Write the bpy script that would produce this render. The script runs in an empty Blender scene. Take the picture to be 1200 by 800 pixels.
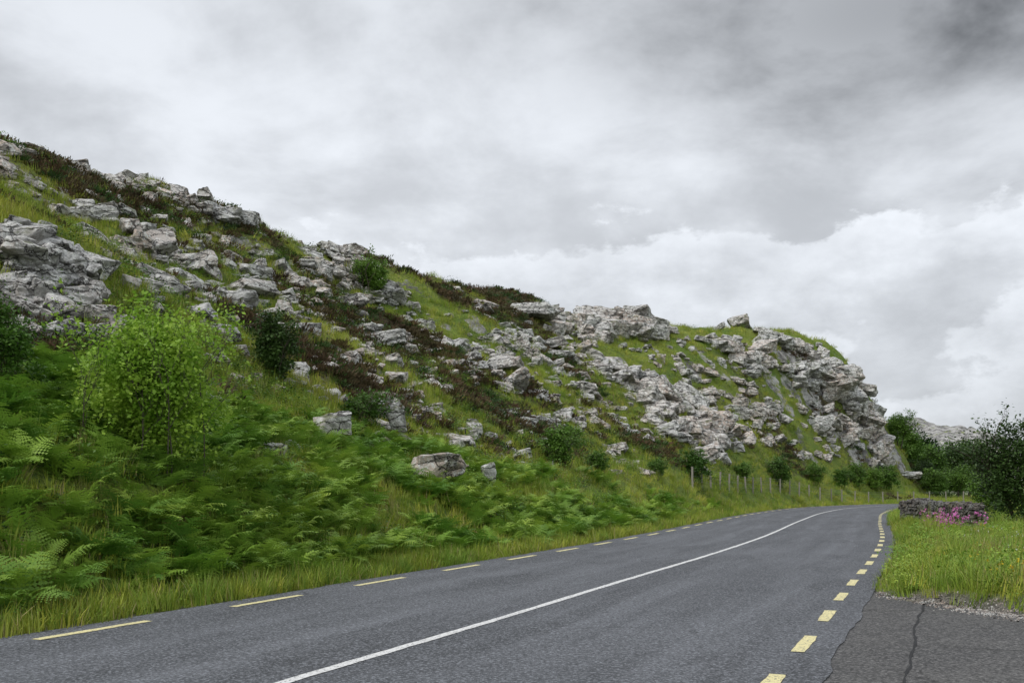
import bpy, bmesh, math, random
import numpy as np
from mathutils import Vector, Matrix, noise as mnoise
rng=np.random.default_rng(7); random.seed(7)
scene=bpy.context.scene
scene.view_settings.view_transform='Standard'
try: scene.view_settings.look='None'
except Exception: pass
scene.view_settings.exposure=0
F=1167.0; HY=572.0; EYE=1.6
def bear(px): return (px-600.0)/F
def elev(py): return (HY-py)/F
def sm(a,b,x):
    t=np.clip((np.asarray(x,float)-a)/(b-a),0,1); return t*t*(3-2*t)
# ---------------------------------------------------------------- noise
_R=np.random.default_rng(3).random((8,256,256))
def vn(x,y,s=0):
    xi=np.floor(x).astype(int); yi=np.floor(y).astype(int)
    fx=x-xi; fy=y-yi; fx=fx*fx*(3-2*fx); fy=fy*fy*(3-2*fy)
    R=_R[s%8]; a=R[xi&255,yi&255]; b=R[(xi+1)&255,yi&255]; c=R[xi&255,(yi+1)&255]; d=R[(xi+1)&255,(yi+1)&255]
    return (a*(1-fx)+b*fx)*(1-fy)+(c*(1-fx)+d*fx)*fy
def fbm(x,y,sc,o=4,s=0):
    v=0;a=.5;t=0
    for i in range(o):
        v=v+a*vn(x/sc*2**i+17.3*i+50,y/sc*2**i+9.1*i+50,s+i); t+=a; a*=.5
    return v/t
# ---------------------------------------------------------------- road centre line
ctrl=np.array([(-62,-140),(-42,-90),(-13.5,-20),(-5.3,0),(-1.95,8.2),(-0.15,12.4),(1.5,16.4),(4.7,24),(7.5,31),(14.1,49),(20.9,66.7),(27,80),(38,96),(55,109),(76,116),(120,122),(200,124),(320,118)],float)
def catmull(P,n):
    out=[]
    for i in range(len(P)-1):
        p0=P[max(i-1,0)];p1=P[i];p2=P[i+1];p3=P[min(i+2,len(P)-1)]
        L=np.linalg.norm(p2-p1); k=max(2,int(L/n))
        d01=max(np.linalg.norm(p1-p0),1e-3); d12=L; d23=max(np.linalg.norm(p3-p2),1e-3)
        m1=d12*((p1-p0)/d01*d12+(p2-p1)/d12*d01)/(d01+d12) if i>0 else (p2-p1)
        m2=d12*((p2-p1)/d12*d23+(p3-p2)/d23*d12)/(d12+d23) if i<len(P)-2 else (p2-p1)
        for j in range(k):
            t=j/k
            out.append((2*t**3-3*t*t+1)*p1+(t**3-2*t*t+t)*m1+(-2*t**3+3*t*t)*p2+(t**3-t*t)*m2)
    out.append(P[-1]); return np.array(out)
CL=catmull(ctrl,2.0)
def road_sd(x,y):
    best=np.full(x.shape,1e18); sd=np.full(x.shape,300.0)
    for i in range(len(CL)-1):
        a=CL[i]; d=CL[i+1]-a; L2=d@d
        px=x-a[0]; py=y-a[1]
        u=np.clip((px*d[0]+py*d[1])/L2,0,1)
        qx=px-u*d[0]; qy=py-u*d[1]; D=qx*qx+qy*qy
        m=D<best
        best=np.where(m,D,best)
        sd=np.where(m,np.sign(d[0]*py-d[1]*px)*np.sqrt(D),sd)
    return sd
# ---------------------------------------------------------------- terrain height
K=[]
def col(px,pts,ends):
    b=bear(px)
    for d,py in pts: K.append((b*d,d,EYE+d*elev(py)))
    for d,z in ends: K.append((b*d,d,z))
col(-300,[],[(8.5,0),(13,2.2),(22,7),(32,12.5),(45,17),(60,17)])
col(0,[(15,525),(22,400),(25,290),(32,255),(45,178)],[(11,0),(60,16)])
col(110,[(22,430),(27,330)],[])
col(200,[(18,565),(26,425),(36,325),(47,256),(56,224)],[(13,0),(72,17)])
col(400,[(22,600),(30,505),(42,425),(58,345),(72,301)],[(17,0),(90,18)])
col(600,[(30,604),(40,535),(55,462),(75,388),(92,352)],[(24,0),(112,18)])
col(750,[(45,582),(60,522),(80,462),(95,412),(104,384)],[(35,0),(125,17)])
col(850,[(62,577),(75,547),(90,492),(103,432),(112,400)],[(50,0),(132,17)])
col(950,[(95,570),(105,542),(113,480),(120,418)],[(82,0.1),(138,16)])
col(1005,[(112,568),(118,520),(124,456)],[(102,0.1),(140,11)])
col(1036,[(119,566),(124,530),(127,498)],[(140,6)])
K+= [(50,119,.4),(52,126,.5),(56,138,.5),(60,155,.5),(46,112,.2),(70,135,.3),(-70,20,22),(-80,70,22),(-20,110,18),(15,150,15),(-60,-20,14),(-16,-20,0),(-26,-20,5),(-40,-60,5)]
K=np.array(K); SC=40.0
def phi(r): return np.where(r>1e-9,r*r*np.log(np.maximum(r,1e-9)),0)
n=len(K); P=K[:,:2]/SC
A=np.zeros((n+3,n+3)); A[:n,:n]=phi(np.linalg.norm(P[:,None]-P[None],axis=2))+np.eye(n)*1e-4
A[:n,n]=1;A[:n,n+1:]=P;A[n,:n]=1;A[n+1:,:n]=P.T
W=np.linalg.solve(A,np.concatenate([K[:,2],[0,0,0]]))
def base(x,y):
    X=x/SC;Y=y/SC; v=W[n]+W[n+1]*X+W[n+2]*Y
    for i in range(n): v=v+W[i]*phi(np.hypot(X-P[i,0],Y-P[i,1]))
    return np.clip(v,0,24)
LBX=[-5,5.3,5.85,6.45,9,20,60]; LBY=[17,17,14.2,12.4,9.8,6,2]
def layb(x): return np.interp(x,LBX,LBY)
def Zt(x,y,full=False):
    x=np.asarray(x,float); y=np.asarray(y,float); shp=x.shape; x=x.ravel(); y=y.ravel()
    r=np.hypot(x,y); near=r<300
    t=np.full(x.shape,-200.0); t[near]=road_sd(x[near],y[near])
    zb=np.zeros(x.shape); zb[near]=base(x[near],y[near])
    zb*=1-sm(150,280,r)
    left=sm(4.3,7.5,t); hl=sm(6,14,t)
    hmp=(fbm(x,y,7,4,1)-.5)*2.8+ (fbm(x,y,2.2,3,4)-.5)*1.2
    z=left*(zb+.12)+hl*hmp*(.35+.65*sm(15,50,r))*sm(.5,4,zb)
    ramp=sm(0,1.2,y-layb(x))*sm(4.15,5.2,-t)
    z=z+ramp*(.16+.25*(fbm(x,y,4,3,2)-.5)+.25*sm(6,14,-t)*sm(40,25,r))
    z=z-.035*(1-np.maximum(sm(4.3,5,t),ramp))
    dx=x-166; sx=np.where(dx<0,95.,27.)
    fh=33*np.exp(-.5*(dx/sx)**2-.5*((y-430)/70)**2)
    z=z+fh*(.76+.36*fbm(x,y,22,6,3)+.16*np.abs(fbm(x,y,9,4,6)-.5)*2)*sm(250,350,y)
    z=z+sm(300,900,r)*3*(fbm(x,y,200,3,5)-.5)
    z=z.reshape(shp)
    return (z,t.reshape(shp)) if full else z
def hit(px,py):
    """where a surveyed sight line meets the hillside"""
    b=bear(np.asarray(px,float)); e=elev(np.asarray(py,float))
    D=np.exp(np.linspace(math.log(9),math.log(150),420))
    X=b[:,None]*D; Y=np.broadcast_to(D,X.shape)
    g=GZ(X,Y)-(EYE+e[:,None]*D)
    h=g>0; first=np.where(h.any(1),h.argmax(1),(g/D).argmax(1))
    d=D[first]; x=b*d; return x,d,Zt(x,d)
gx=np.linspace(-110,110,441); gy=np.linspace(-5,160,331)
GX,GY=np.meshgrid(gx,gy,indexing='ij'); GG=Zt(GX,GY)
def GZ(x,y):
    fx=np.clip((x+110)/.5,0,439.99); fy=np.clip((y+5)/.5,0,329.99)
    i=fx.astype(int); j=fy.astype(int); u=fx-i; v=fy-j
    return (GG[i,j]*(1-u)+GG[i+1,j]*u)*(1-v)+(GG[i,j+1]*(1-u)+GG[i+1,j+1]*u)*v
# ---------------------------------------------------------------- material helper
class NT:
    def __init__(s,nt): s.t=nt; nt.nodes.clear()
    def n(s,typ,ins={},**kw):
        nd=s.t.nodes.new(typ)
        for k,v in kw.items(): setattr(nd,k,v)
        for k,v in ins.items(): s.set(nd.inputs[k],v)
        return nd
    def set(s,sock,v):
        if isinstance(v,bpy.types.NodeSocket): s.t.links.new(v,sock)
        elif isinstance(v,bpy.types.Node): s.t.links.new(v.outputs[0],sock)
        else:
            if sock.type=='RGBA' and len(v)==3: v=(*v,1)
            sock.default_value=v
    def m(s,op,a,b=0.0,c=0.0,clamp=False):
        nd=s.t.nodes.new('ShaderNodeMath'); nd.operation=op; nd.use_clamp=clamp
        for i,v in enumerate((a,b,c)): s.set(nd.inputs[i],v)
        return nd.outputs[0]
    def mix(s,f,a,b,bt='MIX'):
        nd=s.t.nodes.new('ShaderNodeMix'); nd.data_type='RGBA'; nd.blend_type=bt
        s.set(nd.inputs[0],f); s.set(nd.inputs[6],a); s.set(nd.inputs[7],b); return nd.outputs[2]
    def mr(s,v,a,b,c=0.,d=1.,smooth=False):
        nd=s.t.nodes.new('ShaderNodeMapRange'); nd.interpolation_type='SMOOTHSTEP' if smooth else 'LINEAR'
        for i,q in enumerate((v,a,b,c,d)): s.set(nd.inputs[i],q)
        return nd.outputs[0]
    def noise(s,vec,scale,detail=4,rough=.55,dist=0.):
        nd=s.t.nodes.new('ShaderNodeTexNoise')
        s.set(nd.inputs['Vector'],vec)
        nd.inputs['Scale'].default_value=scale; nd.inputs['Detail'].default_value=detail
        nd.inputs['Roughness'].default_value=rough; nd.inputs['Distortion'].default_value=dist
        return nd.outputs[0]
def newmat(name):
    m=bpy.data.materials.new(name); m.use_nodes=True; return m,NT(m.node_tree)
def finish(N,colr,rough=.9,bump=None,bstr=.5,bdist=.02,spec=.3,trans=None):
    p=N.n('ShaderNodeBsdfPrincipled',{'Base Color':colr,'Roughness':rough,'Specular IOR Level':spec})
    if bump is not None:
        b=N.n('ShaderNodeBump',{'Height':bump,'Strength':bstr,'Distance':bdist}); N.set(p.inputs['Normal'],b)
    o=N.n('ShaderNodeOutputMaterial'); sh=p.outputs[0]
    if trans:
        tl=N.n('ShaderNodeBsdfTranslucent',{'Color':colr}); mx=N.n('ShaderNodeMixShader',{0:trans,1:sh,2:tl.outputs[0]}); sh=mx.outputs[0]
    N.set(o.inputs[0],sh)
def leafmat(name,c1,c2,c3,patch=.35,rough=.6,trans=.3,vary=.5):
    m,N=newmat(name)
    pos=N.n('ShaderNodeNewGeometry').outputs['Position']; rnd=N.n('ShaderNodeObjectInfo').outputs['Random']
    n1=N.mr(N.noise(pos,patch,2),.35,.65); r2=N.m('FRACT',N.m('MULTIPLY',rnd,7.31))
    c=N.mix(n1,c1,c2); c=N.mix(N.m('MULTIPLY',r2,vary*1.2),c,c3)
    c=N.mix(1.0,c,N.n('ShaderNodeCombineColor',{0:N.mr(rnd,0,1,.7,1.3),1:N.mr(rnd,0,1,.78,1.18),2:N.mr(rnd,0,1,.7,1.2)}).outputs[0],'MULTIPLY')
    finish(N,c,rough,spec=.3,trans=trans); return m
M_brack=leafmat('bracken_leaf',(.21,.39,.045),(.37,.52,.075),(.08,.21,.035),.35,.55,.25,.6)
M_grass=leafmat('grass_blade',(.27,.38,.035),(.47,.49,.07),(.14,.25,.03),.25,.6,None)
M_verge=leafmat('verge_grass_blade',(.21,.35,.04),(.34,.45,.06),(.12,.24,.03),.4,.6,None)
M_dry=leafmat('dry_grass',(.47,.42,.19),(.38,.37,.12),(.31,.23,.12),.35,.6,None)
M_heath=leafmat('heather',(.07,.052,.028),(.11,.10,.035),(.12,.065,.045),.2,.8,None)
M_light=leafmat('sapling_leaf',(.24,.43,.05),(.34,.52,.08),(.14,.28,.04),.9,.5,.3)
M_bush=leafmat('hawthorn_leaf',(.22,.41,.045),(.34,.52,.07),(.13,.28,.035),1.4,.5,.3)
M_mid=leafmat('shrub_leaf',(.11,.22,.035),(.17,.31,.05),(.06,.14,.03),.3,.5,.2)
M_dark=leafmat('dark_leaf',(.05,.10,.025),(.08,.15,.035),(.03,.065,.02),.3,.5,.15)
def flat(name,c,rough=.7):
    m,N=newmat(name); pos=N.n('ShaderNodeNewGeometry').outputs['Position']
    f=N.mr(N.noise(pos,14,3),.3,.7); finish(N,N.mix(f,tuple(v*.65 for v in c),tuple(min(1,v*1.2) for v in c)),rough); return m
M_bark=flat('bark',(.11,.09,.07)); M_post=flat('weathered_wood',(.36,.33,.28)); M_wire=flat('galvanised_wire',(.3,.3,.3),.4)
M_pink=flat('pink_petal',(.65,.2,.5)); M_yel=flat('yellow_petal',(.75,.55,.03)); M_white=flat('white_petal',(.75,.75,.7))
# rock
def rockmat(name,dark=1.0):
    m,N=newmat(name)
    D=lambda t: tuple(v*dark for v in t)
    geo=N.n('ShaderNodeNewGeometry'); pos=geo.outputs['Position']; rnd=N.n('ShaderNodeObjectInfo').outputs['Random']
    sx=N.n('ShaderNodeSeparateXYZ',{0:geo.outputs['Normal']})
    c=N.mix(N.mr(N.noise(pos,.22,3),.42,.6),D((.76,.755,.74)),D((.74,.60,.51)))
    c=N.mix(N.mr(rnd,0,1,0,.5),c,D((.46,.455,.44)))
    c=N.mix(N.mr(N.noise(pos,2.4,6,.75),.47,.60,0,.82),c,D((.22,.215,.205)))
    c=N.mix(N.mr(N.noise(pos,4.2,7,.78),.50,.56,0,.9),c,D((.90,.895,.865)))
    moss=N.m('MULTIPLY',N.mr(N.noise(pos,1.1,4,.65),.55,.62),N.mr(sx.outputs[2],.1,.6))
    c=N.mix(N.m('MULTIPLY',moss,.8),c,(.13,.15,.05))
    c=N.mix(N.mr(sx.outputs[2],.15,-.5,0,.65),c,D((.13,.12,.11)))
    mp=N.n('ShaderNodeMapping',{0:pos}); mp.inputs['Scale'].default_value=(.7,.7,2.6); mp.inputs['Rotation'].default_value=(.35,.2,.5)
    nz=N.n('ShaderNodeTexNoise',{'Vector':pos,'Scale':2.0,'Detail':4.0,'Roughness':.65})
    wv=N.n('ShaderNodeVectorMath',{0:mp.outputs[0],1:nz.outputs[1]},operation='ADD')
    v=N.n('ShaderNodeTexVoronoi',{'Vector':wv.outputs[0],'Scale':1.2},feature='DISTANCE_TO_EDGE')
    crk=N.mr(v.outputs[0],.0,.055)
    c=N.mix(crk,(.045,.04,.035),c)
    h=N.m('ADD',N.m('MULTIPLY',crk,.5),N.noise(pos,5,7,.75))
    finish(N,c,.9,h,.9,.16); return m
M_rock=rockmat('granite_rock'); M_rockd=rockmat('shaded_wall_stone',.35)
# ground
M_ground,N=newmat('moorland_ground')
geo=N.n('ShaderNodeNewGeometry'); pos=geo.outputs['Position']
veg=N.n('ShaderNodeAttribute',attribute_name='veg').outputs['Fac']; rk=N.n('ShaderNodeAttribute',attribute_name='rockf').outputs['Fac']; dr=N.n('ShaderNodeAttribute',attribute_name='dirt').outputs['Fac']
fine=N.noise(pos,3.5,6,.7); 
vv=N.m('ADD',veg,N.mr(fine,.3,.7,-.35,.35))
g=N.mix(N.mr(N.noise(pos,.3,4),.35,.65),(.16,.25,.035),(.32,.36,.06))
g=N.mix(N.mr(N.noise(pos,8,4,.7),.4,.65),g,(.07,.11,.025))
hb=N.mix(N.mr(N.noise(pos,1.5,5,.7),.4,.6),(.04,.032,.018),(.10,.085,.04))
c=N.mix(N.mr(vv,.4,.6),hb,g)
rc=N.mix(N.mr(N.noise(pos,.35,8,.8),.44,.56),(.13,.125,.12),(.50,.49,.47))
c=N.mix(N.mr(N.m('ADD',rk,N.mr(N.noise(pos,.25,8,.75),.36,.64,-.4,.4)),.45,.55),c,rc)
dc=N.mix(N.mr(N.noise(pos,25,3,.8),.4,.6),(.08,.075,.07),(.28,.26,.23))
c=N.mix(dr,c,dc)
finish(N,c,.95,fine,1.0,.15)
# asphalt
def asphalt(name,ca,cb,seed,tracks=True):
    m,N=newmat(name)
    pos=N.n('ShaderNodeNewGeometry').outputs['Position']
    mp=N.n('ShaderNodeMapping',{0:pos}); mp.inputs['Location'].default_value=(seed,seed*2,0); p=mp.outputs[0]
    c=N.mix(N.mr(N.noise(p,.5,5),.35,.65),ca,cb)
    if tracks:
        uv=N.n('ShaderNodeSeparateXYZ',{0:N.n('ShaderNodeUVMap',uv_map='UVMap').outputs[0]})
        a=N.m('ABSOLUTE',uv.outputs[0]); b=N.m('ABSOLUTE',N.m('SUBTRACT',N.m('ABSOLUTE',N.m('SUBTRACT',a,1.9)),.8))
        tr=N.mr(b,.5,.05,0,.5,True)
        c=N.mix(tr,c,tuple(v*1.35 for v in cb))
        st=N.mr(N.noise(N.n('ShaderNodeCombineXYZ',{0:uv.outputs[0],1:N.m('MULTIPLY',uv.outputs[1],.06)}).outputs[0],2.2,5,.6),.4,.62,0,.7)
        c=N.mix(st,c,tuple(v*.62 for v in ca))
        pt=N.m('MULTIPLY',N.mr(N.noise(N.n('ShaderNodeCombineXYZ',{0:N.m('MULTIPLY',uv.outputs[0],.8),1:N.m('MULTIPLY',uv.outputs[1],.22),2:4.0}).outputs[0],1.0,2),.57,.59),.42)
        c=N.mix(pt,c,tuple(v*.45 for v in ca))
    vo=N.n('ShaderNodeTexVoronoi',{'Vector':p,'Scale':50.0})
    chips=N.mr(N.n('ShaderNodeSeparateColor',{0:vo.outputs['Color']}).outputs[0],.5,.95)
    c=N.mix(N.m('MULTIPLY',chips,.65),c,tuple(v*2.6 for v in cb))
    c=N.mix(N.mr(N.noise(p,28,4,.8),.49,.59,0,.75),c,tuple(v*.3 for v in ca))
    nz=N.n('ShaderNodeTexNoise',{'Vector':p,'Scale':1.6,'Detail':5.0})
    wv=N.n('ShaderNodeVectorMath',{0:p,1:nz.outputs[1]},operation='ADD')
    cr=N.n('ShaderNodeTexVoronoi',{'Vector':wv.outputs[0],'Scale':.33},feature='DISTANCE_TO_EDGE')
    ck=N.m('MULTIPLY',N.mr(cr.outputs[0],.0,.006,1,0),N.mr(N.noise(p,.25,2),.5,.58))
    c=N.mix(N.m('MULTIPLY',ck,.75),c,(.015,.015,.015))
    h=N.m('ADD',N.noise(p,45,3,.8),N.m('MULTIPLY',vo.outputs['Distance'],.8))
    finish(N,c,.82,h,.7,.014,spec=.35); return m
M_road=asphalt('road_asphalt',(.112,.118,.130),(.145,.152,.167),0)
M_lay=asphalt('layby_asphalt',(.078,.077,.078),(.118,.115,.112),31,False)
def paint(name,c1,wear=.5):
    m,N=newmat(name); pos=N.n('ShaderNodeNewGeometry').outputs['Position']
    f=N.mr(N.noise(pos,26,5,.8),wear,wear+.10); f2=N.mr(N.noise(pos,3,4),.35,.7)
    c=N.mix(N.m('MULTIPLY',f2,.35),c1,tuple(v*.7 for v in c1)); c=N.mix(f,c,(.17,.17,.17))
    finish(N,c,.7,N.noise(pos,45,3,.8),.4,.01); return m
M_wp=paint('white_road_paint',(.85,.85,.84),.52); M_yp=paint('yellow_road_paint',(.88,.79,.42),.52)
M_crack=flat('crack_tar',(.02,.02,.021))
# ---------------------------------------------------------------- mesh helpers
def mesh_np(name,V,Fc,mats,mi=None,smooth=False):
    me=bpy.data.meshes.new(name); V=np.asarray(V,np.float32); 
    if isinstance(Fc,np.ndarray):
        k=Fc.shape[1]; me.vertices.add(len(V)); me.vertices.foreach_set('co',V.ravel())
        me.loops.add(Fc.size); me.loops.foreach_set('vertex_index',Fc.ravel().astype(np.int32))
        me.polygons.add(len(Fc)); me.polygons.foreach_set('loop_start',np.arange(0,Fc.size,k,dtype=np.int32))
        me.polygons.foreach_set('loop_total',np.full(len(Fc),k,np.int32))
    else: me.from_pydata([tuple(v) for v in V],[],Fc)
    for m in mats: me.materials.append(m)
    if mi is not None: me.polygons.foreach_set('material_index',np.asarray(mi,np.int32))
    me.polygons.foreach_set('use_smooth',np.full(len(me.polygons),smooth))
    me.update(calc_edges=True); me.validate(); return me
def obj(name,me,loc=(0,0,0),link=True):
    o=bpy.data.objects.new(name,me); o.location=loc
    if link: scene.collection.objects.link(o)
    return o
# ---------------------------------------------------------------- terrain mesh
ang=np.concatenate([np.linspace(-180,-40,50,endpoint=False),np.linspace(-40,38,860,endpoint=False),np.linspace(38,180,50)])
ang=np.radians(ang)
rad=np.concatenate([[.02,.6,1.5,3,4.5],np.exp(np.linspace(math.log(6),math.log(160),460)),np.exp(np.linspace(math.log(165),math.log(6000),130))])
AA,RR=np.meshgrid(ang,rad,indexing='ij'); X=np.sin(AA)*RR; Y=np.cos(AA)*RR
Z,T=Zt(X,Y,True)
def vegf(x,y,z,t):
    v=fbm(x,y,9,5,2)*1.0+fbm(x*.35+y*.2,y,3.2,3,6)*.5-.215
    v=v+.32*sm(10,5,t)+ .25*sm(3.0,1.0,z) + np.where(t<0,.5,0)
    return v
veg=vegf(X,Y,Z,T)
gxz=np.abs(np.gradient(Z,axis=1)/np.maximum(np.gradient(RR,axis=1),1e-3))
rockf=sm(.55,1.0,gxz)*sm(18,30,RR)*.6+ np.where(Y>250,.50+.25*sm(4,16,Z),0)
dirt=sm(1.1,.1,np.abs(Y-layb(X)-.35))*sm(4.0,4.3,-T)*(RR<40)+ sm(4.75,4.35,np.abs(T))*(RR<150)*.8
na,nr=AA.shape; I=np.arange(na*nr).reshape(na,nr)
Fc=np.stack([I[:-1,:-1],I[1:,:-1],I[1:,1:],I[:-1,1:]],-1).reshape(-1,4)[:,::-1]
me=mesh_np('hillside_terrain',np.stack([X,Y,Z],-1).reshape(-1,3),Fc,[M_ground],smooth=True)
for nm,a in (('veg',veg),('rockf',rockf),('dirt',np.clip(dirt,0,1))):
    at=me.attributes.new(nm,'FLOAT','POINT'); at.data.foreach_set('value',a.astype(np.float32).ravel())
obj('hillside_terrain',me)
# ---------------------------------------------------------------- road
CF=catmull(ctrl,.4)
seg=np.linalg.norm(np.diff(CF,axis=0),axis=1); S=np.concatenate([[0],np.cumsum(seg)])
Tn=np.gradient(CF,axis=0); Tn/=np.linalg.norm(Tn,axis=1)[:,None]; Nl=np.stack([-Tn[:,1],Tn[:,0]],1)
for _ in range(6): Nl[1:-1]=(Nl[:-2]+Nl[1:-1]*2+Nl[2:])/4
Nl/=np.linalg.norm(Nl,axis=1)[:,None]
def strip(name,offs,s0,s1,z,mat,jit=0.,uv=False,step=.3):
    ss=np.arange(s0,s1+1e-6,step) if s1-s0>step*8 else np.linspace(s0,s1,12)
    cx=np.interp(ss,S,CF[:,0]); cy=np.interp(ss,S,CF[:,1]); nx=np.interp(ss,S,Nl[:,0]); ny=np.interp(ss,S,Nl[:,1])
    V=[];U=[]
    for k,o in enumerate(offs):
        oo=np.full(ss.shape,o)
        if jit and k in(0,len(offs)-1): oo=oo+(fbm(ss,ss*0+k*9,.9 if jit>.05 else .25,4,k)-.5)*jit
        V.append(np.stack([cx+nx*oo,cy+ny*oo,np.full(ss.shape,z)],1)); U.append(np.stack([oo,ss],1))
    V=np.concatenate(V);U=np.concatenate(U); m=len(ss); I=np.arange(len(V)).reshape(len(offs),m)
    f=np.stack([I[:-1,:-1],I[:-1,1:],I[1:,1:],I[1:,:-1]],-1).reshape(-1,4)
    return V,f,U
def add_strip(name,parts,mat,uv=False):
    Vs=[];Fs=[];Us=[];o=0
    for V,f,U in parts: Vs.append(V);Fs.append(f+o);Us.append(U);o+=len(V)
    V=np.concatenate(Vs);Fq=np.concatenate(Fs)[:,::-1];U=np.concatenate(Us)
    me=mesh_np(name,V,Fq,[mat])
    if uv:
        l=me.uv_layers.new(name='UVMap'); li=np.zeros(len(me.loops),np.int32); me.loops.foreach_get('vertex_index',li); l.data.foreach_set('uv',U[li].astype(np.float32).ravel())
    me.update()
    if me.polygons[0].normal.z<0: me.flip_normals()
    return obj(name,me)
add_strip('asphalt_road',[strip('r',[4.2,2,0,-2,-4.12],0,S[-1],0,M_road,.16)],M_road,True)
add_strip('white_centre_line',[strip('c',[.00,-.115],20,S[-1]-50,.006,M_wp,.03,step=.12)],M_wp)
def s_at(y): return float(np.interp(y,CF[:,1],S))
sL=float(np.interp(10.8+3.75*.38,CF[:,1],S))-.25
parts=[]
a=sL-3.2*14
while a<S[-1]-60: parts.append(strip('d',[3.82,3.69],a,a+1.62,.006,M_yp,.03)); a+=3.2
add_strip('yellow_edge_dashes',parts,M_yp)
sR=float(np.interp(9.75-3.75*.38,CF[:,1],S))+.75
parts=[]; a=sR-2.4*14
while a<S[-1]-60: parts.append(strip('d',[-3.68,-3.82],a,a+1.12,.006,M_yp,.03)); a+=2.4
add_strip('yellow_edge_dashes',parts,M_yp)
# lay-by
ss=np.arange(s_at(-25),s_at(20),.4); E=np.stack([np.interp(ss,S,CF[:,0])-np.interp(ss,S,Nl[:,0])*3.9,np.interp(ss,S,CF[:,1])-np.interp(ss,S,Nl[:,1])*3.9],1)
E=E[E[:,1]<17.2]
bx=np.concatenate([np.linspace(5.45,9,40),np.linspace(9.3,30,30)]); by=layb(bx)+.1+(fbm(bx,bx*0,.5,4,2)-.5)*.6
poly=[(x,y,-.01) for x,y in E]+[(x,y,-.01) for x,y in zip(bx,by)]+[(30,-30,-.01),(E[0][0],-30,-.01)]
bm=bmesh.new(); f=bm.faces.new([bm.verts.new(p) for p in poly]); bmesh.ops.triangulate(bm,faces=[f]); bm.normal_update()
if bm.faces[:][0].normal.z<0: bmesh.ops.reverse_faces(bm,faces=bm.faces[:])
me=bpy.data.meshes.new('layby'); bm.to_mesh(me); me.materials.append(M_lay); obj('layby_pavement',me)
def crackstrip(x0,y0,x1,y1,w,z,wob=.12,seed=0):
    u=np.linspace(0,1,260); dx,dy=x1-x0,y1-y0; L=math.hypot(dx,dy); nx,ny=-dy/L,dx/L
    o=(fbm(u*L,u*0+seed,1.1,6,seed)-.5)*wob*2; ww=w*(.2+1.6*fbm(u*L,u*0+5+seed,.2,3,seed+1))
    a=np.stack([x0+dx*u+nx*(o+ww/2),y0+dy*u+ny*(o+ww/2),u*0+z],1); b=np.stack([x0+dx*u+nx*(o-ww/2),y0+dy*u+ny*(o-ww/2),u*0+z],1)
    V=np.concatenate([a,b]); m=len(u); i=np.arange(m-1); return V,np.stack([i,i+1,i+1+m,i+m],1),V[:,:2]
add_strip('tarmac_crack',[crackstrip(5.95,14.4,3.2,8.1,.022,-.005,.05),crackstrip(3.2,8.1,0.2,1.5,.022,-.005,.05,3),crackstrip(4.1,10.2,6.4,9.4,.010,-.005,.1,5)],M_crack)
# ---------------------------------------------------------------- instancing
def scatter(name,pts,rot,scl,idx,protos):
    me=bpy.data.meshes.new(name); me.vertices.add(len(pts)); me.vertices.foreach_set('co',np.asarray(pts,np.float32).ravel())
    for nm,a in (('rot',rot),('scl',scl)):
        at=me.attributes.new(nm,'FLOAT_VECTOR','POINT'); at.data.foreach_set('vector',np.asarray(a,np.float32).ravel())
    at=me.attributes.new('idx','INT','POINT'); at.data.foreach_set('value',np.asarray(idx,np.int32))
    o=obj(name,me)
    colx=bpy.data.collections.new(name+'_parts')
    for i,p in enumerate(protos): colx.objects.link(obj('%s_part_%02d'%(name,i),p,link=False))
    g=bpy.data.node_groups.new(name,'GeometryNodeTree')
    g.interface.new_socket('Geometry',in_out='INPUT',socket_type='NodeSocketGeometry'); g.interface.new_socket('Geometry',in_out='OUTPUT',socket_type='NodeSocketGeometry')
    gi=g.nodes.new('NodeGroupInput'); go=g.nodes.new('NodeGroupOutput')
    ci=g.nodes.new('GeometryNodeCollectionInfo'); ci.inputs['Collection'].default_value=colx; ci.inputs['Separate Children'].default_value=True; ci.inputs['Reset Children'].default_value=True
    ip=g.nodes.new('GeometryNodeInstanceOnPoints'); ip.inputs['Pick Instance'].default_value=True
    def na_(nm,dt):
        q=g.nodes.new('GeometryNodeInputNamedAttribute'); q.data_type=dt; q.inputs['Name'].default_value=nm; return q.outputs[0]
    e=g.nodes.new('FunctionNodeEulerToRotation'); L=g.links.new
    L(na_('rot','FLOAT_VECTOR'),e.inputs[0]); L(gi.outputs[0],ip.inputs['Points']); L(ci.outputs[0],ip.inputs['Instance'])
    L(na_('idx','INT'),ip.inputs['Instance Index']); L(e.outputs[0],ip.inputs['Rotation']); L(na_('scl','FLOAT_VECTOR'),ip.inputs['Scale']); L(ip.outputs[0],go.inputs[0])
    md=o.modifiers.new('scatter','NODES'); md.node_group=g
    return o
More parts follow.
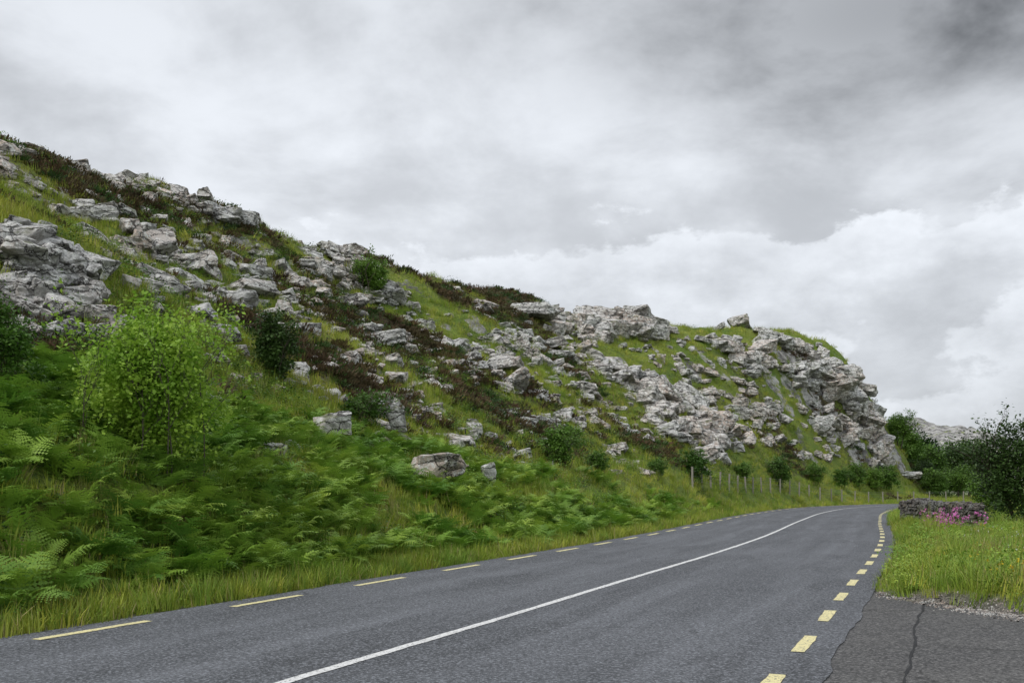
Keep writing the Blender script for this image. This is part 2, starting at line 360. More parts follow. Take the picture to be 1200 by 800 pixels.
# ---------------------------------------------------------------- rock prototypes
def rock_proto(seed,boxy=.8,sub=2,mat=None):
    r=random.Random(seed); bm=bmesh.new()
    dims=(r.uniform(.75,1.3),r.uniform(.6,1),r.uniform(.45,.8))
    for sx_ in(-1,1):
        for sy in(-1,1):
            for sz in(-1,1):
                bm.verts.new([d*s*r.uniform(boxy-.3,boxy+.2)*.55 for d,s in zip(dims,(sx_,sy,sz))])
    for _ in range(5): 
        v=Vector([r.gauss(0,1) for _ in range(3)]).normalized(); bm.verts.new([v[i]*dims[i]*.56 for i in range(3)])
    bmesh.ops.convex_hull(bm,input=bm.verts[:]); 
    loose=[v for v in bm.verts if not v.link_faces]
    if loose: bmesh.ops.delete(bm,geom=loose,context='VERTS')
    bmesh.ops.dissolve_limit(bm,angle_limit=.25,verts=bm.verts[:],edges=bm.edges[:])
    bmesh.ops.bevel(bm,geom=bm.edges[:],offset=.025,segments=1,affect='EDGES',profile=.6)
    bmesh.ops.triangulate(bm,faces=bm.faces[:])
    for _ in range(sub):
        bmesh.ops.subdivide_edges(bm,edges=[e for e in bm.edges if e.calc_length()>.11],cuts=1); bmesh.ops.triangulate(bm,faces=bm.faces[:])
    bm.normal_update()
    for v in bm.verts:
        q=v.co*2.2+Vector((seed*3.7,0,0)); q2=v.co*7+Vector((seed,5,0))
        st=math.sin((v.co.z+.15*v.co.x+.05*mnoise.noise(q))*26)*.012
        v.co+=v.normal*(mnoise.noise(q)*.07+mnoise.noise(q2)*.04+st)
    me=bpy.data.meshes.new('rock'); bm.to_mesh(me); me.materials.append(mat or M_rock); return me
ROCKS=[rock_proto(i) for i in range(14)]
# (col,row,rx,ry,block,tilt,density,stack)
OUT=[(35,180,48,9,14,.1,2.4,.1),(200,232,90,13,15,.33,3.2,.2),(120,206,55,9,13,.2,2.4,.2),(270,256,35,9,13,.35,2.4,.2),(92,253,42,9,19,.2,2,0),(45,308,62,36,22,.1,3.6,.6),(60,368,62,40,20,.1,3.6,.6),(110,395,45,18,16,.2,2.6,.5),(150,312,95,24,17,.2,2.6,.3),(222,306,26,12,16,.2,2,0),(285,356,22,10,16,.2,2,0),
(398,316,36,25,15,.2,3.4,.3),(375,330,30,16,13,0,2,0),(458,350,28,12,12,.2,2,0),(452,400,20,8,14,.1,2,0),(360,384,22,8,12,0,2,0),(404,424,24,9,12,.1,2,0),(420,302,40,8,11,.3,2,0),
(690,384,78,20,16,.12,3.6,.4),(738,376,24,14,16,.1,3.4,.4),(605,404,34,8,9,.2,2,0),(560,440,14,18,12,0,2,0),(628,455,14,18,12,0,2,0),(575,405,50,8,9,.1,2,0),
(745,455,46,17,14,.5,3,.2),(790,490,48,30,17,.5,3.4,.4),(825,515,22,28,16,.6,3.4,.4),(735,492,60,22,10,.3,.6,0),(700,440,40,12,9,.3,2,0),
(850,404,32,9,12,.1,3,.2),(925,411,44,8,13,.15,3,.3),(900,434,55,9,11,.1,2.6,.1),(962,450,48,17,14,.3,3.2,.3),(994,466,28,24,15,.8,3.4,.2),(1018,508,14,34,14,1.0,3.4,.2),(1030,540,9,26,12,.6,3,.1),(985,500,40,26,12,.4,1.7,.1),
(200,355,70,28,14,.2,.55,0),(300,450,45,8,10,.1,2,0),(440,370,90,34,9,.2,.5,0),(540,490,90,40,10,.2,.5,0),(690,500,70,34,10,.2,.55,0),(730,550,40,8,8,.1,2,0),(900,510,90,30,9,.2,.6,0),(640,420,130,22,8,.2,.6,0),(880,470,80,24,8,.2,.6,0),(250,290,60,16,12,.3,.8,0),(20,215,45,18,12,.3,.8,0),
(330,330,60,30,9,.3,.6,0),(500,440,60,30,10,.2,.6,0),(600,520,60,30,9,.2,.6,0),(250,400,50,30,11,.2,.6,0),(800,420,60,14,7,.1,.6,0),(420,470,60,25,10,.1,.6,0),(800,545,40,14,9,.2,1.2,0),(560,395,60,20,8,.3,.8,0)]
SP=[];SR=[];SS=[]
for (px,py,rx,ry,s,tilt,k,stack) in OUT:
    m=int(max(5,k*math.pi*rx*ry/(s*s)))+2
    a=rng.uniform(0,2*math.pi,m); q=np.sqrt(rng.random(m))
    ox=np.cos(a)*q*rx; oy=np.sin(a)*q*ry+tilt*ox
    x,d,z=hit(px+ox,py+oy); 
    gp_=(fbm(x,d,2.5,3,6)>(.38 if k<2.4 else .22)); 
    sz=s*d/F*np.exp(np.clip(rng.normal(0,.5,m),-1.3,.75))*1.15
    yaw=rng.uniform(0,3.1)
    for i in range(m):
        if not gp_[i]: continue
        up=rng.random()*stack*s*d[i]/F
        SP.append((x[i],d[i],z[i]+sz[i]*rng.uniform(-.1,.12)+up)); SS.append((sz[i]*rng.uniform(1.,1.5),sz[i]*rng.uniform(.8,1.1),sz[i]*rng.uniform(.65,1.15)))
        SR.append((rng.normal(.12,.18),rng.normal(-.15,.18),yaw+rng.normal(0,.4)+(1.57 if rng.random()<.3 else 0)))
def cand(n,b0=-.66,b1=.62,d0=6.5,d1=150):
    b=rng.uniform(b0,b1,n); d=np.exp(rng.uniform(math.log(d0),math.log(d1),n)); x=b*d
    z,t=Zt(x,d,True); return x,d,z,t,vegf(x,d,z,t)
x,d,z,t,v=cand(30000); keep=(t>9)&(d>18)&(z>1.8)&(fbm(x,d,7,4,5)>.49)&(rng.random(len(x))<np.minimum(1,(d/45)**2)*.36)
for xx,dd,zz in zip(x[keep],d[keep],z[keep]):
    s=(.19+.0048*dd)*math.exp(rng.normal(0,.5)); SP.append((xx,dd,zz+s*.2)); SS.append((s*1.4,s,s*.85)); SR.append((rng.normal(0,.3),rng.normal(0,.3),rng.uniform(0,6.28)))
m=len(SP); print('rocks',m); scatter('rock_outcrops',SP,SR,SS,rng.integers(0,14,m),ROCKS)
for (px,py,w,h,sd) in [(392,516,54,28,3),(512,567,62,28,5),(464,510,26,28,1),(572,568,20,20,7),(98,254,82,26,4),(222,306,48,36,2),(286,354,42,32,8),(45,350,54,46,9),(452,400,44,20,10),(22,300,46,42,11),(82,330,36,40,6)]:
    x,d,z=hit([px],[py+h*.3]); x=x[0];d=d[0];z=z[0]
    lift=.25 if py<500 else .95
    o=obj('boulder',ROCKS[sd],(x,d,z+h*d/F*lift)); k=d/F
    o.scale=(w*k*1.0,w*k*.75,h*k*1.45*(1 if py<500 else 1.15)); o.rotation_euler=(.1,-.15,[.3,.2,.1,.4][sd%4])
# ---------------------------------------------------------------- plant prototypes
def ribbon(V,Fs,p,dirn,length,width,bend,segs=3,up=Vector((0,0,1))):
    side=dirn.cross(up); side=side.normalized() if side.length>1e-4 else Vector((1,0,0))
    i0=len(V); d=(dirn*bend*.35+up).normalized(); q=Vector(p)
    for k in range(segs):
        w=width*(1-k/segs)**.7; V.append(q-side*w/2); V.append(q+side*w/2)
        q=q+d*(length/segs); d=(d+dirn*bend*.55*3/segs-up*bend*.18*k).normalized()
    V.append(q)
    for k in range(segs-1): a=i0+2*k; Fs.append((a,a+1,a+3,a+2))
    a=i0+2*(segs-1); Fs.append((a,a+1,a+2))
def grass_proto(seed,nb,h,spread,w,bend,mats,dryp=.15,segs=3):
    r=random.Random(seed); V=[];Fs=[];mi=[]
    for _ in range(nb):
        a=r.uniform(0,6.283); q=math.sqrt(r.random())*spread; f0=len(Fs)
        ribbon(V,Fs,(math.cos(a)*q,math.sin(a)*q,-.03),Vector((math.cos(a+r.gauss(0,.7)),math.sin(a+r.gauss(0,.7)),0)),h*r.uniform(.5,1.1),w*r.uniform(.7,1.3),bend*r.uniform(.2,1.2),segs)
        mi+=[1 if r.random()<dryp else 0]*(len(Fs)-f0)
    return mesh_np('tuft',[tuple(v) for v in V],Fs,mats,mi)
def bracken_proto(seed):
    r=random.Random(seed); V=[];Fs=[]
    for k in range(r.randint(5,7)):
        a=k*6.283/6+r.uniform(-.5,.5); hd=Vector((math.cos(a),math.sin(a),0)); sd=Vector((-hd.y,hd.x,0)); L=r.uniform(.75,1.15)
        p=Vector((hd.x*.04,hd.y*.04,0)); ang_=math.radians(r.uniform(66,82)); nseg=15
        pts=[]
        for i in range(nseg+1):
            pts.append((p.copy(),ang_)); p=p+(hd*math.cos(ang_)+Vector((0,0,math.sin(ang_))))*L/nseg; ang_-=math.radians(r.uniform(4,7.5))
        for i in range(nseg):
            p0,a0=pts[i];p1,_=pts[i+1]; w=.006*(1-i/nseg)+.002; b=len(V); V+= [p0-sd*w,p0+sd*w,p1+sd*w,p1-sd*w]; Fs.append((b,b+1,b+2,b+3))
            if i<4: continue
            u=(i-4)/(nseg-4); pl=L*.34*(1-u)**.75*(.8 if i==4 else 1)+.02
            fw=(p1-p0).normalized(); upn=sd.cross(fw); upn = upn if upn.z>0 else -upn
            for s in(-1,1):
                d=(sd*s+fw*.45+upn*r.uniform(-.25,.25)).normalized()
                nq=5 if pl>.14 else 3; ln=pl
                cw=(fw-d*fw.dot(d)).normalized()
                for j in range(nq):
                    c=p0+d*ln*(j/nq); wl=(.042*(1-j/nq)+.009)*(pl/.3)**.4; e=c+d*ln/nq*.78; dz=Vector((0,0,-.05*(j/nq)**2))
                    b=len(V); V+=[c+dz,c+cw*wl+d*ln/nq*.55+dz,e+d*ln/nq*.3+dz,c-cw*wl+d*ln/nq*.55+dz]; Fs.append((b,b+1,b+2,b+3))
    return mesh_np('bracken',[tuple(v) for v in V],Fs,[M_brack])
def heath_proto(seed,mat,n=110,lw=.02,ll=.13):
    r=random.Random(seed); V=[];Fs=[]
    for _ in range(n):
        v=Vector((r.gauss(0,1),r.gauss(0,1),abs(r.gauss(0,.8)))).normalized(); v2=Vector((v.x,v.y,v.z*.6))
        p=v2*r.uniform(.15,.42)*(1+.3*mnoise.noise(v*2+Vector((seed,0,0)))); d=(v+Vector((0,0,.6))).normalized(); s=d.cross(Vector((r.random(),r.random(),.2))).normalized()
        l=ll*r.uniform(.6,1.4); b=len(V); V+=[p-s*lw,p+s*lw,p+d*l*.6+s*lw*1.3,p+d*l]; Fs+=[(b,b+1,b+2,b+3)]
    return mesh_np('heath',[tuple(v) for v in V],Fs,[mat])
def leafy_proto(seed,mat,n=150,sz=.05):
    r=random.Random(seed); V=[];Fs=[]
    for _ in range(n):
        v=Vector((r.gauss(0,1),r.gauss(0,1),abs(r.gauss(0,.9)))).normalized(); p=Vector((v.x,v.y,v.z*.9))*r.uniform(.1,.45)
        d=Vector((r.gauss(0,1),r.gauss(0,1),r.gauss(0,.5))).normalized(); s=d.cross(Vector((r.gauss(0,.3),r.gauss(0,.3),1))).normalized(); l=sz*r.uniform(.7,1.4)
        b=len(V); V+=[p,p+d*l*.5+s*l*.3,p+d*l,p+d*l*.5-s*l*.3]; Fs+=[(b,b+1,b+2,b+3)]
    return mesh_np('leafy',[tuple(v) for v in V],Fs,[mat])
def flower_proto(seed,mat,h,n,sz):
    r=random.Random(seed); V=[];Fs=[];mi=[]
    for _ in range(n):
        a=r.uniform(0,6.28); q=r.uniform(0,.2); f0=len(Fs); hh=h*r.uniform(.6,1.1)
        ribbon(V,Fs,(math.cos(a)*q,math.sin(a)*q,0),Vector((math.cos(a),math.sin(a),0)),hh,.008,.15); mi+=[0]*(len(Fs)-f0)
        tip=V[-1].copy()
        for k in range(6):
            c=tip+Vector((r.gauss(0,sz*.6),r.gauss(0,sz*.6),r.gauss(0,sz*1.0))); x=Vector((r.gauss(0,1),r.gauss(0,1),r.gauss(0,1))).normalized()*sz; y=x.cross(Vector((r.gauss(0,1),r.gauss(0,1),1))).normalized()*sz
            b=len(V); V+=[c-x,c-y,c+x,c+y]; Fs.append((b,b+1,b+2,b+3)); mi.append(1)
    return mesh_np('flower',[tuple(v) for v in V],Fs,[M_grass,mat],mi)
P_short=[grass_proto(i,38,.30,.22,.014,.7,[M_grass,M_dry],.15,2) for i in range(5)]
P_vshort=[grass_proto(60+i,44,.30,.20,.012,.7,[M_verge,M_dry],.08,2) for i in range(4)]
P_long=[grass_proto(20+i,55,.62,.16,.011,.75,[M_verge,M_dry],.05) for i in range(5)]
P_straw=[grass_proto(40+i,55,.55,.15,.009,.5,[M_dry,M_grass],.4) for i in range(3)]
P_br=[bracken_proto(i) for i in range(6)]
P_he=[heath_proto(i,M_heath) for i in range(4)]+[heath_proto(9,M_dark)]
P_lf=[leafy_proto(i,M_mid) for i in range(2)]+[leafy_proto(5,M_dark)]+[leafy_proto(9,M_light,150,.045)]
P_weed=[leafy_proto(31,M_verge,120,.05),leafy_proto(32,M_light,110,.05)]
def emit(name,x,d,z,protos,smin,smax,tilt=.12,zs=1.,far=0.):
    m=len(x); s=rng.uniform(smin,smax,m)*(1+far*d/100)
    print(name,m)
    return scatter(name,np.stack([x,d,z],1),np.stack([rng.normal(0,tilt,m),rng.normal(0,tilt,m),rng.uniform(0,6.28,m)],1),np.stack([s,s,s*zs*rng.uniform(.85,1.15,m)],1),rng.integers(0,len(protos),m),protos)
def brmask(x,d,z,t): 
    top=3.5*sm(60,14,d)+.6+1.6*(fbm(x,d,3,3,5)-.5)
    return (t>4.75+.6*fbm(x,d,1.5,2,1))&(z<top)&(t<17)&(d<75)
x,d,z,t,v=cand(72000); keep=brmask(x,d,z,t)&(rng.random(len(x))<np.minimum(1,(d/36)**2)*.85)&(fbm(x,d,2.5,3,3)>.32+.2*sm(25,45,d)); emit('bracken_bank',x[keep],d[keep],z[keep],P_br,.42,.9,.2)
x,d,z,t,v=cand(76000); onroad=(t>-4.25)&(t<4.35); lay=(t<=-4.25)&(d<layb(x)+.1+.5*fbm(x,d,.6,2,2)); ok=~onroad&~lay
lim=rng.random(len(x))<np.minimum(1,(d/27)**2)
keep=ok&lim&(t>4.3)&(v+rng.normal(0,.06,len(x))>.48)&(d>9)&~(brmask(x,d,z,t)&(rng.random(len(x))<.6)); emit('hill_grass',x[keep],d[keep],z[keep],P_short,.7,1.25,.2,far=.7)
keep=ok&(t<-4.2)&lim&(d<90); emit('verge_grass',x[keep],d[keep],z[keep],P_vshort+P_vshort+P_short+P_weed,.5,1.1,.2,1.0,far=.4)
x,d,z,t,v=cand(75000)
keep=(t>4.25+.25*fbm(x,d,.8,2,2))&(t<5.6)&(rng.random(len(x))<np.minimum(1,(d/25)**2)*(1-.6*sm(4.8,5.6,t))); emit('verge_grass',x[keep],d[keep],z[keep],P_long+P_vshort+P_weed,.35,.85,.2)
keep=((t<-5)&(d>layb(x)+.6)&(d<70)&(fbm(x,d,2,3,4)>.5)&(rng.random(len(x))<.3*np.minimum(1,(d/25)**2)))|((t>5)&(t<22)&(v>.45)&(fbm(x,d,4,3,6)>.53)&(rng.random(len(x))<.3*np.minimum(1,(d/30)**2)))
emit('tall_grass_tufts',x[keep],d[keep],z[keep],P_long+P_straw,.5,1.1,.15)
x,d,z,t,v=cand(60000); keep=(t>7)&(d>12)&(v+rng.normal(0,.05,len(x))<.50)&~brmask(x,d,z,t)&(rng.random(len(x))<np.minimum(1,(d/30)**2)); emit('heather_clumps',x[keep],d[keep],z[keep],P_he,.6,1.2,.2,.75,far=.6)
x,d,z,t,v=cand(22000); keep=(t>6)&(d>12)&(fbm(x,d,5,3,7)>.48)&(rng.random(len(x))<np.minimum(1,(d/30)**2)); emit('low_scrub',x[keep],d[keep],z[keep],P_lf,.6,1.4,.2,.85,far=.4)
FP=[flower_proto(i,M_pink,.85,9,.03) for i in range(3)]
X_=13.2+rng.normal(0,.3,11); Y_=30.0+rng.normal(0,.4,11); emit('pink_flowers',X_,Y_,Zt(X_,Y_)-.1,FP,.7,1.0)
FY=[flower_proto(5,M_yel,.30,8,.016)]
x,d,z,t,v=cand(9000); keep=((t>4.5)&(t<5.2)&(d>25)&(d<30)&(rng.random(len(x))<.35))|((t<-5.5)&(d>layb(x)+1.5)&(d<45)&(rng.random(len(x))<.06)); emit('yellow_flowers',x[keep],d[keep],z[keep],FY,.7,1.1)
FW=[flower_proto(6,M_white,.36,4,.011)]
x,d,z,t,v=cand(9000); keep=((t<-5.5)&(d>layb(x)+1)&(d<45)&(rng.random(len(x))<.08)); emit('white_flowers',x[keep],d[keep],z[keep],FW,.7,1.1)
X_=rng.uniform(11.0,13.0,130); Y_=27.5+(X_-11.0)*2.7+rng.normal(0,.8,130); zt_,tt=Zt(X_,Y_,True); k=tt<-5.0; emit('tall_weeds',X_[k],Y_[k],zt_[k],[leafy_proto(30,M_light,220,.06),grass_proto(77,80,.9,.14,.014,.4,[M_grass,M_dry])],.75,1.35,.1)
gp=[rock_proto(50+i,.7,0) for i in range(3)]
X_=rng.uniform(4.6,9.5,6500); Y_=layb(X_)+rng.normal(.0,.5,6500)-np.abs(rng.normal(0,.35,6500)); zt_,tt=Zt(X_,Y_,True); k=(tt<-4.2)&(tt>-12); m=k.sum(); s=rng.uniform(.01,.042,m)
scatter('gravel',np.stack([X_[k],Y_[k],np.maximum(zt_[k],-.01)],1),rng.uniform(0,6,(m,3)),np.stack([s]*3,1),rng.integers(0,3,m),gp)
# ---------------------------------------------------------------- trees
def tree_mesh(seed,h,w,nleaf,ls,mat,stems=1,lean=.25,base_clear=.2,splits=3,fill=0.,zlow=.08,tr=1.):
    r=random.Random(seed); segs=[];tips=[]
    def grow(p,d,L,rad_,lvl):
        nk=4
        for k in range(nk):
            d=(d+Vector((r.gauss(0,.12),r.gauss(0,.12),r.gauss(.02,.06)))).normalized(); q=p+d*L/nk; segs.append((p,q,rad_*(1-.12*k),rad_*(1-.12*(k+1)))); p=q
            if lvl>0 and k>=1:
                for _ in range(2 if lvl==splits else 1):
                    a=r.uniform(0,6.283); sd=Vector((math.cos(a),math.sin(a),r.uniform(.1,.7))); grow(p,(d*.5+sd*.8).normalized(),L*r.uniform(.42,.62),rad_*.5,lvl-1)
            if lvl<=1: tips.append(p)
        tips.append(p)
    for s in range(stems):
        a=r.uniform(0,6.283); grow(Vector((r.gauss(0,.05*stems),r.gauss(0,.05*stems),-.1)),Vector((math.cos(a)*lean,math.sin(a)*lean,1)).normalized(),1.0*r.uniform(.75,1.05),.035*tr,splits)
    P_=np.array([tuple(t) for t in tips]); mx=P_[:,2].max(); wd=np.percentile(np.hypot(P_[:,0],P_[:,1]),92)
    sx_=w/2/wd; sz_=h/mx; V=[];Fs=[];mi=[]
    sc=Vector((sx_,sx_,sz_))
    for p,q,r0,r1 in segs:
        p=Vector([p[i]*sc[i] for i in range(3)]);q=Vector([q[i]*sc[i] for i in range(3)]); d=(q-p).normalized(); u=d.orthogonal().normalized(); v=d.cross(u); b=len(V)
        for c_,rr in((p,r0*h),(q,r1*h)):
            for k in range(5): a=k*6.283/5; V.append(c_+(u*math.cos(a)+v*math.sin(a))*max(rr,.003))
        for k in range(5): Fs.append((b+k,b+(k+1)%5,b+5+(k+1)%5,b+5+k)); mi.append(1)
    nb=len(V); g=np.random.default_rng(seed)
    P_=P_*np.array([sx_,sx_,sz_]); P_=P_[P_[:,2]>h*base_clear*.6]
    c=P_[g.integers(0,len(P_),nleaf)]+g.normal(0,1,(nleaf,3))*np.array([w*.05,w*.05,h*.035])
    if fill>0:
        ns=int(nleaf*fill/34)+1; dv=g.normal(0,1,(ns,3)); dv/=np.linalg.norm(dv,axis=1)[:,None]
        rr=g.uniform(.4,1.0,ns)[:,None]*(.86+.45*np.array([mnoise.noise(Vector(tuple(q*1.9+seed))) for q in dv]))[:,None]
        cc=dv*rr*np.array([w/2,w/2,h*(.5-zlow/2)])+np.array([0,0,h*(.5+zlow/2)-.03*h])
        cc[:,:2]*=(1.12-.45*np.clip(cc[:,2]/h,0,1))[:,None]
        k=int(nleaf*fill); c[:k]=cc[g.integers(0,ns,k)]+g.normal(0,1,(k,3))*np.array([w*.04,w*.04,h*.03])
    d=g.normal(0,1,(nleaf,3))*[1,1,.6]; d/=np.linalg.norm(d,axis=1)[:,None]; u=np.cross(d,g.normal(0,.5,(nleaf,3))+[0,0,1]); u/=np.linalg.norm(u,axis=1)[:,None]
    l=(ls*g.uniform(.6,1.3,nleaf))[:,None]
    q=np.stack([c,c+d*l*.5+u*l*.32,c+d*l,c+d*l*.5-u*l*.32],1).reshape(-1,3)
    Vn=np.concatenate([np.array([tuple(v) for v in V]),q]); f2=(np.arange(nleaf*4).reshape(-1,4)+nb)
    Fa=np.concatenate([np.array(Fs),f2]); mi=mi+[0]*nleaf
    return mesh_np('tree',Vn,Fa,[mat,M_bark],mi)
def plant(name,me,px,py,depth=None,rz=0,s=1):
    if depth is None: x,d,z=hit([px],[py]); p=(x[0],d[0],z[0])
    else: x=bear(px)*depth; p=(x,depth,float(Zt(np.array([x]),np.array([depth]))[0]))
    o=obj(name,me,(p[0],p[1],p[2]-.05)); o.rotation_euler[2]=rz; o.scale=(s,s,s); return o,p
plant('hawthorn_sapling',tree_mesh(3,3.3,2.75,26000,.085,M_bush,9,.35,0,3,.78,-.05,.12),182,0,17.9)
plant('hawthorn_sapling',tree_mesh(4,2.0,1.6,7000,.08,M_mid,4,.4,0,3,.7,-.05,.2),-2,0,17.5)
plant('rowan_shrub',tree_mesh(5,3.0,2.5,7000,.14,M_mid,5,.35,0,3,.7,0,.4),437,352)
plant('gorse_bush',tree_mesh(6,2.6,1.5,7000,.11,M_dark,5,.12,0,3,.8,-.05,.15),322,452)
plant('gorse_bush',tree_mesh(7,1.2,1.9,3500,.10,M_mid,5,.6,0,3,.8,0,.3),425,500)
sh=[tree_mesh(11+i,2.4,2.6,4500,.15,M_mid,5,.45,0,3,.8,-.05,.2) for i in range(3)]
for i,(px,py,s) in enumerate([(815,566,.9),(912,568,1.1),(955,568,1.0),(652,548,.75),(1003,572,1.2),(870,566,.7),(1040,575,1.3),(700,556,.5),(668,528,.6),(985,572,.9),(1025,574,1.1),(770,560,.5)]): plant('roadside_shrub',sh[i%3],px,py,None,i,s)
T2=[tree_mesh(30+i,9,8,9000,.40,M_mid if i!=1 else M_dark,2,.25,0,3,.65,.04,.5) for i in range(3)]
for i,(px,dd,s) in enumerate([(1062,136,.8),(1075,150,1.15),(1092,142,.85),(1110,150,.95),(1128,145,1.0),(1143,158,1.0),(1052,128,.5),(1085,130,.5),(1120,128,.5),(1160,160,.85),(1150,135,.55),(1100,125,.45)]): plant('deciduous_tree',T2[i%3],px,0,dd,i*1.3,s)
plant('willow_tree',tree_mesh(41,4.7,3.2,16000,.12,M_dark,4,.3,0,3,.75,-.05,.3),1196,0,38)
plant('willow_tree',tree_mesh(42,2.4,2.6,6000,.11,M_mid,4,.4,0,3,.75,-.05,.3),1160,0,50)
x=rng.uniform(70,330,130); d=rng.uniform(170,330,130); z=Zt(x,d); m=130; s=rng.uniform(.4,.9,m)
scatter('distant_trees',np.stack([x,d,z],1),np.stack([x*0,x*0,x],1),np.stack([s*1.2,s*1.2,s*.8],1),rng.integers(0,3,m),T2)
# ---------------------------------------------------------------- stone wall (right)
wp=[];wr=[];wsx=[]
A0=np.array((15.7,33.5));B0=np.array((18.6,47.0)); L=np.linalg.norm(B0-A0); ux=(B0-A0)/L; nrm=np.array((-ux[1],ux[0])); yaw=math.atan2(ux[1],ux[0])
for c_ in range(6):
    for sd in(-1,0,1):
        s_=rng.uniform(0,.2)
        while s_<L:
            w_=rng.uniform(.22,.5); p=A0+ux*(s_+w_/2)+nrm*sd*.16; zt_=float(GZ(p[0],p[1]))
            wp.append((p[0],p[1],zt_+.02+c_*.165+rng.normal(0,.02))); wr.append((rng.normal(0,.12),rng.normal(0,.12),yaw+rng.normal(0,.15))); wsx.append((w_*1.15,.32,.30)); s_+=w_*.92
RD=[rock_proto(i,mat=M_rockd) for i in range(8)]
scatter('dry_stone_wall',wp,wr,wsx,rng.integers(0,8,len(wp)),RD)
# ---------------------------------------------------------------- fence
V=[];Fs=[];mi=[]
def box(p,w,h,lean):
    b=len(V)
    for zz,ww in((-.2,w),(h,w*.9)):
        for dx,dy in((-1,-1),(1,-1),(1,1),(-1,1)): V.append((p[0]+dx*ww/2+lean[0]*zz,p[1]+dy*ww/2+lean[1]*zz,p[2]+zz))
    for f in((0,1,5,4),(1,2,6,5),(2,3,7,6),(3,0,4,7),(4,5,6,7)): Fs.append(tuple(b+i for i in f)); mi.append(0)
sF=s_at(56); prev=None
while sF<s_at(115):
    i=int(np.interp(sF,S,np.arange(len(S)))); off=6.2+.4*math.sin(sF*.07); p=CF[i]+Nl[i]*off; z_=float(GZ(p[0],p[1])); P3=(p[0],p[1],z_); ln=(random.gauss(0,.03),random.gauss(0,.03)); box(P3,.11,1.2,ln)
    if prev:
        for hh in(.35,.65,.95,1.12):
            a=Vector(prev)+Vector((0,0,hh)); b_=Vector(P3)+Vector((0,0,hh)); b=len(V); V+= [tuple(a+Vector((0,0,-.004))),tuple(a+Vector((0,0,.004))),tuple(b_+Vector((0,0,.004))),tuple(b_+Vector((0,0,-.004)))]; Fs.append((b,b+1,b+2,b+3)); mi.append(1)
    prev=P3; sF+=2.8
obj('wire_fence',mesh_np('wire_fence',V,Fs,[M_post,M_wire],mi))
# ---------------------------------------------------------------- world
w=bpy.data.worlds.new('World'); scene.world=w; w.use_nodes=True; N=NT(w.node_tree)
SUN_EL=math.radians(50); SUN_AZ=math.radians(-120)
sky=N.n('ShaderNodeTexSky',sky_type='NISHITA',sun_disc=False,sun_elevation=SUN_EL,sun_rotation=SUN_AZ)
g=N.n('ShaderNodeTexCoord').outputs['Generated']; sp=N.n('ShaderNodeSeparateXYZ',{0:g}); x_,y_,z_=sp.outputs
r_=N.m('SQRT',N.m('ADD',N.m('MULTIPLY',x_,x_),N.m('MULTIPLY',y_,y_))); el=N.m('DIVIDE',z_,N.m('MAXIMUM',r_,.05)); az=N.m('ARCTAN2',x_,y_)
den=N.m('ADD',N.m('MAXIMUM',z_,0.0),.30)
pv=N.n('ShaderNodeCombineXYZ',{0:N.m('DIVIDE',x_,den),1:N.m('DIVIDE',y_,den),2:0.3}).outputs[0]
n1=N.noise(pv,1.1,5,.5,.1); n1b=N.noise(pv,3.4,6,.58,.15)
L1=N.mr(N.m('ADD',N.m('MULTIPLY',n1,.55),N.m('MULTIPLY',n1b,.45)),.38,.60,.56,.90,True)
def blob(a0,e0,sa,se):
    return N.m('EXPONENT',N.m('MULTIPLY',N.m('ADD',N.m('POWER',N.m('DIVIDE',N.m('SUBTRACT',az,a0),sa),2.0),N.m('POWER',N.m('DIVIDE',N.m('SUBTRACT',el,e0),se),2.0)),-1.0))
dk=N.m('ADD',blob(.40,.45,.31,.105),N.m('MULTIPLY',blob(-.1,.58,.6,.07),.2)); dk=N.m('MULTIPLY',dk,N.mr(n1b,.35,.62,1.25,.72))
L1=N.m('ADD',L1,N.m('MULTIPLY',blob(.0,.30,.35,.11),.12))
L1=N.m('MULTIPLY',L1,N.m('SUBTRACT',1.0,N.m('MULTIPLY',dk,.74)))
av=N.n('ShaderNodeCombineXYZ',{0:N.m('MULTIPLY',az,1.0),1:N.m('MULTIPLY',el,1.6),2:0.0}).outputs[0]
n3=N.noise(av,2.4,2,.5); n4=N.noise(av,10,6,.6,.1)
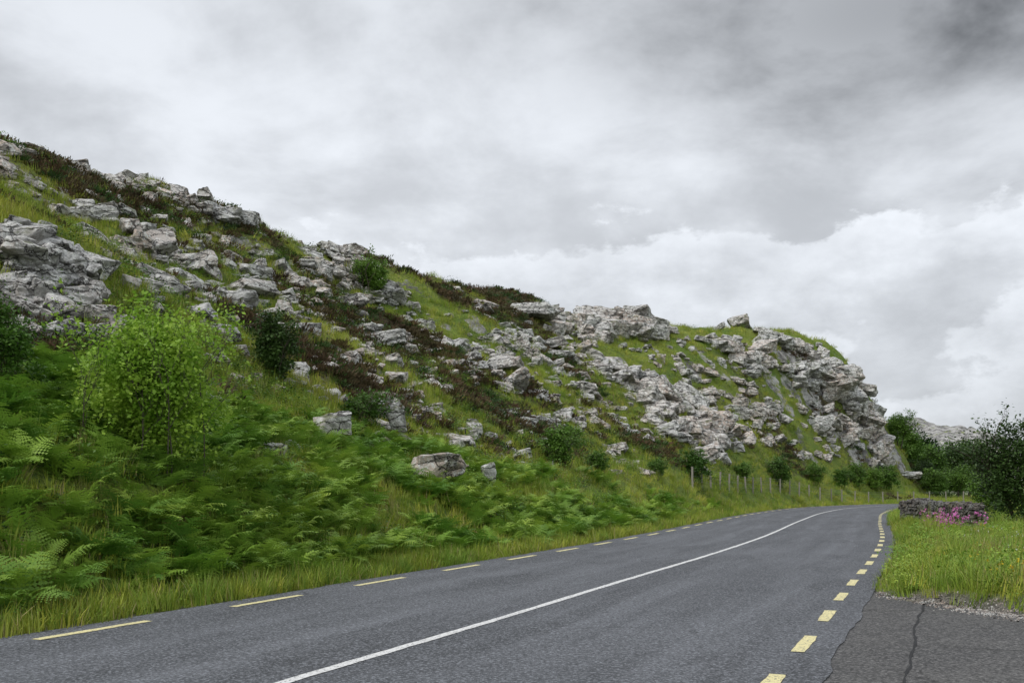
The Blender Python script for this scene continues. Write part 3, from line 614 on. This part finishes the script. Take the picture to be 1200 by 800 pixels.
def bank(h0,amp,ss_,rim,depth):
    nn=N.noise(N.n('ShaderNodeMapping',{0:av,1:(ss_,ss_*.7,ss_)}).outputs[0],7.5,7,.58,.0)
    top=N.m('ADD',N.m('ADD',h0,N.mr(n3,.3,.7,-.045,.045)),N.mr(nn,.3,.7,-amp,amp))
    ed=N.m('SUBTRACT',top,el); al=N.mr(ed,-.003,.012,0,1,True)
    ins=N.m('SUBTRACT',rim,N.mr(ed,0.0,.09,0,depth,True)); ins=N.m('ADD',ins,N.mr(n4,.3,.7,-.14,.10)); return al,ins
Lc=L1
for h0,amp,sd_,rim,dep,op in((.240,.045,3.1,.99,.30,.9),(.14,.045,7.7,.90,.28,.85)):
    al,ins=bank(h0,amp,sd_,rim,dep); al=N.m('MULTIPLY',al,N.mr(n1,.3,.55,op*.8,op))
    Lc=N.m('ADD',N.m('MULTIPLY',Lc,N.m('SUBTRACT',1.0,al)),N.m('MULTIPLY',ins,al))
cc=N.n('ShaderNodeCombineColor',{0:N.m('MULTIPLY',Lc,.94),1:N.m('MULTIPLY',Lc,.98),2:N.m('MULTIPLY',Lc,1.04)}).outputs[0]
sk=N.mix(1.0,sky.outputs[0],(.1,.1,.1,1),'MULTIPLY')
fin=N.mix(.95,sk,cc)
bg=N.n('ShaderNodeBackground',{'Color':fin,'Strength':1.0}); N.n('ShaderNodeOutputWorld',{0:bg})
sd=bpy.data.lights.new('sun','SUN'); sd.energy=1.5; sd.angle=math.radians(10); sd.color=(1,.96,.9); so=obj('sun',sd)
dirv=Vector((math.sin(SUN_AZ)*math.cos(SUN_EL),math.cos(SUN_AZ)*math.cos(SUN_EL),math.sin(SUN_EL))); so.rotation_euler=dirv.to_track_quat('Z','Y').to_euler(); so.location=(0,0,30)
cd=bpy.data.cameras.new('camera'); cd.sensor_width=36; cd.lens=36*F/1200; cd.shift_y=(HY-400)/1200; cd.clip_end=12000; cd.clip_start=.1
co=obj('camera',cd,(0,0,EYE)); co.rotation_euler=(math.radians(90),0,0); scene.camera=co
